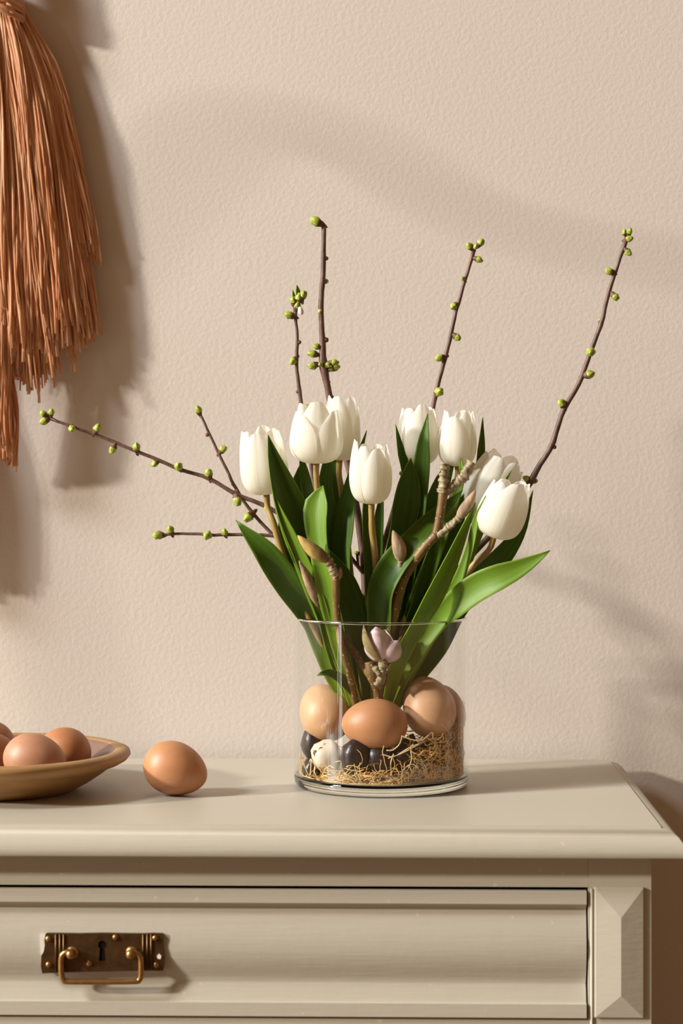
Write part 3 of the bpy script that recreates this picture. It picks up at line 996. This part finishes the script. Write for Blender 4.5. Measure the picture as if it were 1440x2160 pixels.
leaf(t8, [(822, 1500, -.01, 9), (872, 1395, -.035, 15), (930, 1290, -.042, 15), (968, 1222, -.060, 11), (992, 1150, -.066, 8), (1004, 1095, -.070, 6), (1024, 1045, -.076, .3)], 'leaf2', -30, 0.3)
leaf(t8, [(825, 1500, .006, 10), (868, 1430, -.004, 22), (918, 1362, -.012, 26), (960, 1298, -.006, 18), (1000, 1252, -.014, 10), (1030, 1222, -.022, .3)], 'leaf', 12, 0.3)

leaf(t1, [(748, 1470, -.022, 5), (722, 1436, -.036, 9), (695, 1420, -.040, 8), (678, 1421, -.044, 4), (668, 1425, -.044, .3)], 'leaf', 25, 0.5, n=14, cols=5)

# ------------------------------------------------------------------ cherry twigs
def nearest(rows_, q):
    return min(rows_, key=lambda r_: (Vector(r_[:3]) - q).length)


def bud_mesh(parent, p0, p1, size, name='bud', green='green'):
    """bud from the wood at p0 to the tip beyond p1"""
    ax = p1 - p0
    if ax.length < 1e-5:
        ax = Vector((0, -1, 0.3))
    d = ax.normalized()
    size *= 1.12
    L = size * 1.5
    fm = frame_to(p1 - d * L * 0.5, d, RND.uniform(0, 6))
    r = size * 0.47
    pr = [(0.0, -0.30), (0.34, -0.22), (0.50, 0.0), (0.74, 0.16), (0.86, 0.30), (1.0, 0.42), (1.02, 0.58), (0.86, 0.76), (0.52, 0.92), (0.22, 0.98), (0, 0.94)]
    b = MB()
    b.lathe([(a * r, z * L) for a, z in pr], 14, fm, [1, 1, 1, 1, 1, 0, 0, 0, 0, 0])
    sd = RND.uniform(0, 100)
    inv = fm.inverted()
    lob = RND.choice((4, 5))
    for i, v in enumerate(b.v):
        c = p1
        q = inv @ v
        k_ = 1 + 0.13 * math.cos(lob * math.atan2(q.y, q.x) + q.z / L * 5) * (1 if q.z > 0.25 * L else 0.4)
        v = fm @ Vector((q.x * k_, q.y * k_, q.z))
        b.v[i] = c + (v - c) * (1 + 0.22 * noise.noise(v * 450 + Vector((sd, 0, 0))))
    if (p1 - p0).length > size * 0.75:
        b.tube([list(p0) + [size * 0.16], list(p1 - d * L * 0.45) + [size * 0.24]], 6, 1)
    return b.build(name, [M[green], M['scale']], parent)


def twig(label, pts, buds, nodes=(), m_='twig', rpx=(6, 3.6), loc=None):
    """pts from base to tip (px, py, Y); buds (px, py, size px[, dy]); nodes: brown knobs"""
    n = 60
    R0, R1 = rpx
    base = []
    for i, p in enumerate(pts):
        f = i / (len(pts) - 1)
        base.append(list(at(*p)) + [mm(R0 + (R1 - R0) * f, p[2])])
    rows_ = spline(base, n)
    t_ = thing('cherry_twig', label, 'twig', tuple(rows_[0][:3]), 'budding cherry twigs in the vase')
    rad = [r_[3] for r_ in rows_]
    marks = []
    for q in list(buds) + list(nodes):
        # depth of the twig where the bud sits
        best = min(range(n), key=lambda i: (proj(rows_[i]) - Vector((q[0], q[1]))).length)
        marks.append(best)
    for j, r_ in enumerate(rows_):
        for mk in marks:
            r_[3] += rad[j] * 0.13 * math.exp(-((j - mk) / 0.9) ** 2)
        r_[0] += 0.0006 * noise.noise(Vector(r_[:3]) * 90); r_[2] += 0.0006 * noise.noise(Vector(r_[:3]) * 90 + Vector((9, 9, 9)))
    b = MB(); b.tube(rows_, 9)
    b.build('stem', M[m_], t_)
    for q, mk in zip(list(buds), marks):
        P = Vector(rows_[mk][:3])
        Y = P.y + (q[3] if len(q) > 3 else -0.0015)
        bud_mesh(t_, P, at(q[0], q[1], Y), mm(q[2], Y))
    for q, mk in zip(list(nodes), marks[len(buds):]):
        P = Vector(rows_[mk][:3])
        c = at(q[0], q[1], P.y)
        b = MB()
        r = mm(q[2] / 2, P.y)
        b.lathe([(0, -r * 1.2), (r * .8, -r * .7), (r, 0), (r * .7, r * .8), (0, r)], 8, frame_to(c, (c - P) if (c - P).length > 1e-5 else (0, 0, 1)))
        b.build('node', M['scale'], t_)
    return t_, rows_


def proj(r_):
    d = Vector(r_[:3]) - CAM
    z = d.dot(FWD)
    return Vector((720 + F_PX * d.dot(RGT) / z, HOR - F_PX * d.z / z))


tall_twig, _ = twig('tallest straight cherry twig, rising behind the upper left tulips',
     [(790, 1480, .02), (772, 1270, .02), (768, 1200, .02), (755, 1090, .02), (735, 985, .02), (712, 905, .022), (697, 850, .024), (690, 815, .024), (681, 770, .024), (680, 720, .024), (677, 650, .024), (682, 560, .024), (682, 476, .024)],
     [(668, 468, 19), (686, 594, 10, .003), (675, 655, 8), (660, 747, 15), (668, 731, 12), (660, 771, 15), (676, 768, 9, -.006), (690, 770, 11, -.004), (703, 765, 14), (707, 776, 13), (697, 779, 10), (753, 1167, 9), (764, 1254, 9)],
     [(688, 545, 9), (687, 717, 12), (693, 806, 8), (698, 838, 12)], rpx=(9, 4.8))
tw2, _ = twig('short cherry twig with a leafy green tip, left of the tallest twig',
     [(760, 1480, .022), (720, 1330, .022), (685, 1150, .022), (655, 980, .022), (637, 870, .022), (630, 815, .022), (625, 760, .022), (627, 715, .022), (622, 655, .022)],
     [(611, 665, 15), (619, 761, 14), (619, 636, 14), (629, 630, 15), (638, 624, 15), (626, 646, 14), (646, 860, 11)], [(631, 722, 9), (628, 826, 9)], rpx=(6, 3.0))
for px, py, hw, lx, ly in ((629, 622, 5, 626, 601), (620, 628, 3, 617, 612), (637, 630, 4, 642, 614)):
    leaf(tw2, [(px + 1, py + 12, .021, 2.0), (px, py, .020, hw), ((px + lx) / 2, (py + ly) / 2, .020, hw * .8), (lx, ly, .020, .3)], 'leaf2', 20, 0.5, n=8, cols=5)
b = MB()
pb = at(634, 656, .018)
b.lathe([(0, -.004), (.0020, -.003), (.0026, 0), (.0018, .003), (0, .0042)], 10, frame_to(pb, (-0.3, 0, 1)))
b.build('blossom', M['blossom'], tw2)
twig('cherry twig leaning right above the tulip with upright leaves',
     [(775, 1480, .03), (795, 1230, .03), (812, 1140, .03), (832, 1070, .03), (850, 1005, .03), (880, 940, .03), (908, 878, .03), (925, 805, .03), (945, 730, .03), (960, 662, .03), (977, 600, .03), (990, 560, .03), (999, 527, .03)],
     [(991, 520, 13), (1012, 513, 14), (1003, 521, 10, -.005), (1008, 547, 13), (977, 588, 9), (958, 645, 13), (963, 711, 13), (928, 755, 15), (925, 827, 17, -.005), (847, 1000, 9), (803, 1135, 9)], [(905, 880, 9)], rpx=(6.5, 3.2))
twig('long cherry twig furthest right, bare wood below and green tip',
     [(800, 1480, .0), (880, 1330, .0), (960, 1210, .0), (1050, 1110, .0), (1110, 1030, .0), (1135, 985, .0), (1162, 942, .0), (1187, 868, .0), (1222, 806, .0), (1245, 742, .0), (1268, 680, .0), (1284, 615, .0), (1302, 560, .0), (1320, 505, .0)],
     [(1317, 491, 10), (1326, 491, 12), (1325, 504, 13), (1323, 531, 13), (1286, 573, 14), (1296, 625, 14), (1267, 678, 12, .003), (1246, 742, 18, -.006), (1241, 790, 16), (1185, 852, 15), (1111, 1010, 12), (1126, 1014, 12, .003)], [(1169, 943, 9)], rpx=(7.6, 3.6))
twig('long cherry twig reaching furthest left below the tassel',
     [(770, 1480, .03), (720, 1330, .03), (660, 1170, .03), (610, 1100, .028), (560, 1068, .026), (500, 1044, .026), (440, 1010, .026), (380, 990, .026), (300, 957, .026), (230, 928, .026), (160, 903, .026), (106, 883, .026)],
     [(92, 873, 12), (108, 871, 12), (94, 888, 14), (152, 904, 14, -.004), (204, 905, 15), (238, 947, 14), (288, 945, 15), (327, 978, 12), (377, 985, 16, -.004), (440, 1000, 15), (500, 1054, 18), (561, 1071, 9)], rpx=(6, 2.8), m_='twig')
twig('cherry twig crossing over at left, leaning up left from the leaves',
     [(765, 1480, .035), (720, 1350, .035), (650, 1220, .035), (590, 1142, .034), (575, 1128, .034), (535, 1085, .034), (500, 1035, .034), (470, 975, .034), (446, 925, .034), (421, 872, .034)],
     [(419, 866, 14), (469, 949, 14), (525, 1090, 18)], [(437, 917, 9), (491, 1022, 7)], rpx=(5.2, 2.6))
twig('short cherry twig lying level at left, lowest of the left twigs',
     [(760, 1480, .015), (720, 1320, .012), (660, 1170, .006), (610, 1135, .004), (570, 1130, .002), (510, 1128, .0), (440, 1128, .0), (390, 1125, .0), (340, 1129, .0)],
     [(335, 1129, 17), (360, 1119, 14), (438, 1129, 17, -.004), (474, 1124, 13)], rpx=(5, 2.8))

# ------------------------------------------------------------------ magnolia branches
def mag_bud(parent, p0, p1, r, m_, tipk=1.0):
    ax = p1 - p0
    L = ax.length
    fm = frame_to(p0, ax, RND.uniform(0, 6))
    pr = [(0.32, 0), (0.55, 0.04), (0.86, 0.16), (1.0, 0.32), (0.96, 0.48), (0.78, 0.66), (0.50, 0.82), (0.24, 0.94), (0.0, 1.0)]
    b = MB()
    b.lathe([(a * r, z * L) for a, z in pr], 18, fm)
    side = ax.orthogonal().normalized()
    for i, v in enumerate(b.v):
        f = (v - p0).dot(ax) / (L * L)
        b.v[i] = v + side * r * 0.25 * math.sin(f * math.pi)
    return b.build('bud', m_, parent)


def knobby(parent, pts, r0, name='spur', m_=None):
    rows_ = spline([list(at(*p)) + [mm(r0, p[2])] for p in pts], 36)
    for i, r_ in enumerate(rows_):
        r_[3] *= 0.96 + 0.05 * math.sin(i * 1.3 + 2 * math.sin(i * 0.7)) + 0.35 * noise.noise(Vector((i * 0.6, r0, pts[0][0])))
    b = MB(); b.tube(rows_, 12)
    for i, v in enumerate(b.v):
        r_ = rows_[min(35, i // 12)]
        c = Vector(r_[:3])
        b.v[i] = c + (v - c) * (1 + 0.55 * noise.noise(v * 330 + Vector((r0, 0, 0))))
    return b.build(name, m_ or M['knob'], parent)


def stem_part(parent, pts, name='stem', m_=None, n=40):
    rows_ = spline([list(at(*p[:3])) + [mm(p[3], p[2])] for p in pts], n)
    b = MB()
    for r_ in rows_:
        r_[3] *= 1 + 0.10 * noise.noise(Vector(r_[:3]) * 120)
    b.tube(rows_, 12)
    return b.build(name, m_ or M['magnolia'], parent)


Ym = -0.052
mg = thing('magnolia_branch', 'forked brown magnolia branch with buds and knobs, right of centre', 'branch', tuple(at(795, 1490, -.02)))
stem_part(mg, [(795, 1495, -.016, 11), (806, 1440, -.024, 11), (815, 1390, -.034, 11), (822, 1340, -.044, 10.5), (834, 1285, -.05, 11), (845, 1235, Ym, 12), (853, 1214, Ym, 12)])
stem_part(mg, [(853, 1216, Ym, 10), (880, 1175, -.056, 10), (904, 1145, -.058, 10), (920, 1128, -.059, 11)])
stem_part(mg, [(919, 1132, -.059, 10), (926, 1098, -.060, 9.5), (931, 1065, -.061, 10), (934, 1040, -.061, 10)])
stem_part(mg, [(853, 1220, Ym, 8), (848, 1205, Ym, 8.5), (846, 1190, Ym, 7.5)], n=10)
knobby(mg, [(932, 1046, -.061), (934, 1022, -.062), (936, 1000, -.062), (938, 978, -.062)], 9.5)
knobby(mg, [(936, 1042, -.060), (958, 1022, -.060), (978, 1005, -.061), (994, 974, -.061)], 10)
knobby(mg, [(920, 1133, -.060), (938, 1118, -.062), (956, 1103, -.063), (968, 1092, -.064)], 8)
knobby(mg, [(846, 1204, Ym), (846, 1193, -.053), (847, 1182, -.053)], 8)
mag_bud(mg, at(966, 1094, -.064), at(1003, 1033, -.068), mm(13, -.064), M['mbud'])
mag_bud(mg, at(847, 1184, -.053), at(828, 1118, -.058), mm(15, -.053), M['mbud'])

Yn = -0.074
m2 = thing('magnolia_branch', 'upright magnolia twig with a pointed ochre bud, left of centre', 'branch', tuple(at(742, 1490, -.02)))
stem_part(m2, [(752, 1495, -.016, 7), (736, 1420, -.040, 7), (718, 1350, -.054, 7.5), (711, 1300, -.060, 7.5), (709, 1255, -.068, 8), (708, 1215, Yn, 8)])
knobby(m2, [(708, 1216, Yn), (703, 1203, -.075), (696, 1190, -.075), (690, 1180, -.076)], 9)
mag_bud(m2, at(691, 1183, -.076), at(627, 1129, -.080), mm(15, Yn), M['mbud_y'])
mag_bud(m2, at(714, 1222, Yn), at(718, 1196, Yn), mm(6, Yn), M['mbud'])

m3 = thing('magnolia_branch', 'slim magnolia twig with a grey-brown bud behind the left leaves', 'branch', tuple(at(730, 1490, -.01)))
stem_part(m3, [(745, 1495, -.012, 6), (712, 1380, -.03, 6), (684, 1300, -.044, 6.5), (668, 1268, -.054, 7)])
mag_bud(m3, at(670, 1274, -.054), at(630, 1182, -.072), mm(12, -.054), M['mbud'])

for pts_ in ([(771, 1216, .02, 4.5), (757, 1198, .016, 4.5), (738, 1174, .012, 4.5), (722, 1150, .008, 3)], [(770, 1290, .02, 4), (768, 1270, .016, 4), (765, 1256, .014, 4)],
             [(756, 1197, .016, 3), (754, 1180, .013, 3), (753, 1168, .012, 3)]):
    stem_part(tall_twig, pts_, 'side_twig', M['twig'], 16)

# thick stub with the opening flower inside the vase
Yk = -0.050
m4 = thing('magnolia_branch', 'short magnolia stub with an opening pink flower inside the vase', 'branch', tuple(at(798, 1492, -.03)))
stem_part(m4, [(800, 1492, -.034, 11), (796, 1455, -.042, 11), (786, 1425, Yk, 13), (780, 1396, Yk, 12)])
stem_part(m4, [(790, 1440, -.046, 8), (764, 1400, -.036, 9), (738, 1364, -.030, 9), (716, 1330, -.028, 8)])
stem_part(m4, [(800, 1450, -.042, 7), (825, 1400, -.034, 7), (846, 1345, -.034, 7), (862, 1330, -.036, 6)])
knobby(m4, [(796, 1446, -.054), (806, 1426, -.056), (808, 1408, -.058), (808, 1392, -.060)], 9)
knobby(m4, [(790, 1408, -.056), (796, 1418, -.060), (800, 1424, -.060)], 6)
mag_bud(m4, at(848, 1322, -.038), at(852, 1297, -.040), mm(6, Yk), M['bract'])
mag_bud(m4, at(716, 1360, -.060), at(712, 1322, -.064), mm(6, Yk), M['bract'])
Yq = -0.062


def shell(parent, name, m_, base, tip, hw, bulge, curl, tilt, n=14, cols=9):
    """a cupped petal from base to tip, half width hw px, bulging towards tilt"""
    P0, P1 = at(*base), at(*tip)
    ax = P1 - P0
    T = ax.normalized()
    N = Vector(tilt); N = (N - T * N.dot(T)).normalized()
    S = T.cross(N)
    V, uv, Fc = [], [], []
    Wm = mm(hw, base[2])
    for i in range(n):
        v = i / (n - 1)
        ww = Wm * (math.sin(math.pi * (0.10 + 0.90 * v) ** 0.85)) ** 0.8 if v < 1 else 0.0002
        cen = P0 + ax * v + N * (bulge * ax.length * math.sin(math.pi * v * 0.92))
        for k in range(cols):
            u = -1 + 2 * k / (cols - 1)
            V.append(cen + S * (u * ww) - N * (curl * ww * u * u))
            uv.append((k / (cols - 1), v))
    for i in range(n - 1):
        for k in range(cols - 1):
            Fc.append((i * cols + k, i * cols + k + 1, (i + 1) * cols + k + 1, (i + 1) * cols + k))
    o = build(name, V, Fc, m_, parent, uvs=uv)
    md = o.modifiers.new('thickness', 'SOLIDIFY'); md.thickness = 0.0007; md.offset = 0
    return o


shell(m4, 'petal', M['pink'], (804, 1394, Yq), (792, 1322, Yq - .004), 31, 0.16, 0.75, (0, -1, 0.1))
shell(m4, 'petal', M['pink'], (808, 1396, Yq + .004), (840, 1350, Yq), 28, 0.24, 0.6, (0.5, -0.8, 0.2))
shell(m4, 'petal', M['pink'], (806, 1396, Yq + .010), (812, 1328, Yq + .012), 26, -0.10, -0.6, (0, -1, 0))
shell(m4, 'bract', M['bract'], (796, 1394, Yq), (770, 1318, Yq - .002), 15, 0.22, 0.7, (-0.8, -0.6, 0))
shell(m4, 'bract', M['bract'], (812, 1394, Yq + .012), (844, 1340, Yq + .014), 16, 0.2, 0.6, (0.7, -0.3, -0.4))

# ------------------------------------------------------------------ tassel wall hanging
hang = thing('tassel_wall_hanging', 'terracotta tassel wall hanging with long shaggy fringe on the wall', 'wall hanging', tuple(at(-10, -60, WALL_Y - 0.02)))
ry = random.Random(11)


def lock(pts, spread0, spread1, count, r=(0.0007, 0.0014), ragged=0.04, wav=1.0, name='yarn_lock'):
    """a lock of yarn: pts (px, py, Y) top to tip; spreads in px at top / tip"""
    cen = spline([list(at(p[0] + (ry.uniform(-7, 7) if 0 < i < len(pts) - 1 else 0), p[1], p[2] + ry.uniform(-.002, .002))) for i, p in enumerate(pts)], 14)
    Ym_ = pts[len(pts) // 2][2]
    b = MB()
    for s_ in range(int(count * 1.8)):
        a = ry.uniform(0, 6.283); rho = math.sqrt(ry.random())
        end = 1 + ry.uniform(-ragged, ragged) * (1.7 if ry.random() < 0.15 else 0.8)
        ph = ry.uniform(0, 6.28); fq = ry.uniform(1.0, 2.4)
        rw = ry.uniform(*r) * (0.55 if ry.random() < 0.3 else 1.0)
        rows_ = []
        nn = 15
        for i in range(nn):
            t_ = i / (nn - 1) * end
            j = min(12, int(t_ * 13)); f = t_ * 13 - j
            p = Vector([x + (y - x) * f for x, y in zip(cen[j], cen[j + 1])])
            sp = mm(spread0 + (spread1 - spread0) * min(1.1, t_), Ym_) * rho
            wob = wav * 0.0017 * math.sin(ph + fq * 6.28 * t_) * (0.3 + t_)
            wob2 = wav * 0.0014 * math.sin(ph * 2 + fq * 8.0 * t_) * (0.3 + t_)
            q = p + Vector((math.cos(a) * sp + wob, math.sin(a) * sp * 0.4 + wob2, 0))
            q.y = min(q.y, WALL_Y - 0.0025)
            rows_.append([q.x, q.y, q.z, rw * (1.0 if i < nn - 1 else 1.25)])
        b.tube(rows_, 6, flat=0.5, wide=(1, ry.uniform(-0.5, 0.3), 0))
    return b.build(name, M['yarn'], hang)


W = WALL_Y
# outer skirt: right edge to left edge, as a shaggy half cone
def skirt(tipx, tipy, depth, xa, count=13, s0=5, s1=13, bow=0.0, **kw):
    d0 = W - 0.018 - depth * 0.12
    d1 = W - 0.013 - depth * 0.34
    lock([(xa, 22, d0), (xa + (tipx - xa) * (0.36 + bow), 150, d0 + (d1 - d0) * .45), (xa + (tipx - xa) * (0.62 + bow), 320, d0 + (d1 - d0) * .8), (tipx, tipy, d1)], s0, s1, count, **kw)


for tx, ty, dp in ((202, 545, .002), (192, 532, .006), (178, 508, .012)):
    skirt(tx, ty, dp, 46 - (200 - tx) * 0.35, bow=0.10)
for tx, ty, dp in ((196, 690, .004), (182, 715, .010), (167, 705, .018), (178, 640, .016), (152, 735, .022), (140, 715, .030), (158, 660, .034), (122, 715, .036)):
    skirt(tx, ty, dp, 36 - (200 - tx) * 0.30, count=15, s1=15, bow=0.06)
for tx, ty, dp in ((115, 765, .018), (100, 772, .036), (84, 798, .028), (68, 806, .050), (52, 790, .034), (34, 780, .056), (18, 765, .040), (-2, 760, .060), (-20, 750, .046), (106, 730, .046), (60, 748, .058), (25, 745, .064)):
    skirt(tx, ty, dp, 26 - (112 - tx) * 0.32, count=17, s1=16, bow=0.0)
for tx, ty, dp in ((60, 700, .066), (30, 720, .070), (5, 690, .072), (-25, 700, .070), (90, 700, .058), (120, 690, .048)):
    skirt(tx, ty, dp, 20 - (112 - tx) * 0.34, count=20, s0=9, s1=22, bow=0.0, ragged=0.10)
for k in range(17):                               # left half, out of the frame but seen from the side
    f = k / 16
    skirt(-25 - 215 * f + ry.uniform(-8, 8), 560 + 200 * ry.random(), .060 * (1 - f) + .006, -8 - 40 * f, count=13, s1=16, bow=0.05 * f)
# middle tassel hanging lower, and the longer ones outside the frame
for tx, ty, dp in ((8, 975, .030), (26, 980, .026), (16, 960, .038), (-12, 970, .040), (-30, 975, .032), (0, 940, .046)):
    lock([(0 + (tx - 2) * .3, 560, W - .03), (0 + (tx - 2) * .7, 760, W - dp), (tx * 1.15 - 2, 870, W - dp), (tx, ty, W - dp + .004)], 6, 12, 13, ragged=0.03, wav=0.5)
for cx_, cy_ in ((-150, 1195), (-205, 1120)):
    for k in range(8):
        a = k * 0.785
        lock([(cx_ * .4, 480, W - .03), (cx_ + 12 * math.cos(a), 760, W - .028), (cx_ + 34 * math.cos(a), 960, W - .028 - .012 * math.sin(a)), (cx_ + 26 * math.cos(a), cy_ + ry.uniform(-14, 14), W - .028 - .010 * math.sin(a))], 7, 13, 12, ragged=0.03, wav=0.6)
# wrapped knot above the skirt
b = MB()
kc = at(0, 6, W - 0.022)
for i in range(46):
    a0 = ry.uniform(0, 6.28); hz = ry.uniform(-0.013, 0.020)
    rx, rz = 0.0235 * math.sqrt(max(0.2, 1 - (hz / 0.032) ** 2)), 0.6
    rows_ = []
    tilt = ry.uniform(-0.25, -0.55)
    for j in range(14):
        a = a0 + j / 13 * 3.4
        rows_.append([kc.x + rx * math.cos(a), min(kc.y + rx * 0.8 * math.sin(a), W - .003), kc.z + hz + tilt * rx * math.cos(a), ry.uniform(0.0014, 0.0019)])
    b.tube(rows_, 6)
b.build('knot', M['yarn'], hang)
b = MB()
b.tube([[kc.x, W - .03, kc.z, .012], [kc.x, W - .028, kc.z + .05, .012], [kc.x, W - .012, kc.z + .12, .004]], 10)
b.tube([[kc.x, W + .004, kc.z + .118, .003], [kc.x, W - .02, kc.z + .12, .003]], 8)
b.build('hanging_cord', M['yarn'], hang)
# inner core so that the fringe is dense
b = MB()
b.lathe([(0.001, -0.24), (0.040, -0.22), (0.046, -0.15), (0.032, -0.06), (0.016, 0.0), (0.0, 0.01)], 18, Matrix.Translation((at(-8, 0, W).x, W - 0.022, kc.z)) @ Matrix.Diagonal((0.62, 0.20, 1, 1)))
b.build('inner_core', M['yarn'], hang)

# ------------------------------------------------------------------ added out of view: a branch in a floor vase, to shade the upper wall
fv = Vector((-0.98, -0.16, -0.80))
b = MB()
b.lathe([(0, 0), (0.07, 0), (0.095, 0.06), (0.105, 0.18), (0.085, 0.32), (0.045, 0.42), (0.040, 0.46), (0.048, 0.48), (0.040, 0.478), (0.033, 0.45), (0.030, 0.40), (0, 0.39)], 36, Matrix.Translation(fv))
o = b.build('added_floor_vase', M['clay'], None, fv, sharp=60)
tag(o, 'added unseen tan floor vase holding the shading branch past the chest', 'vase')
b = MB()
b.tube(spline([[-0.98, -0.16, -0.40, .008], [-1.03, -0.15, 0.1, .006], [-1.08, -0.13, 0.55, .006], [-1.06, -0.18, 0.845, .006], [-0.93, -0.18, 0.865, .006], [-0.80, -0.18, 0.79, .006], [-0.62, -0.18, 0.745, .005], [-0.45, -0.18, 0.73, .004]], 60), 8)
o = b.build('added_shade_branch', M['twig'], None, (-0.98, -0.16, -0.40))
tag(o, 'added unseen arching branch casting a soft shadow on the upper wall', 'branch')
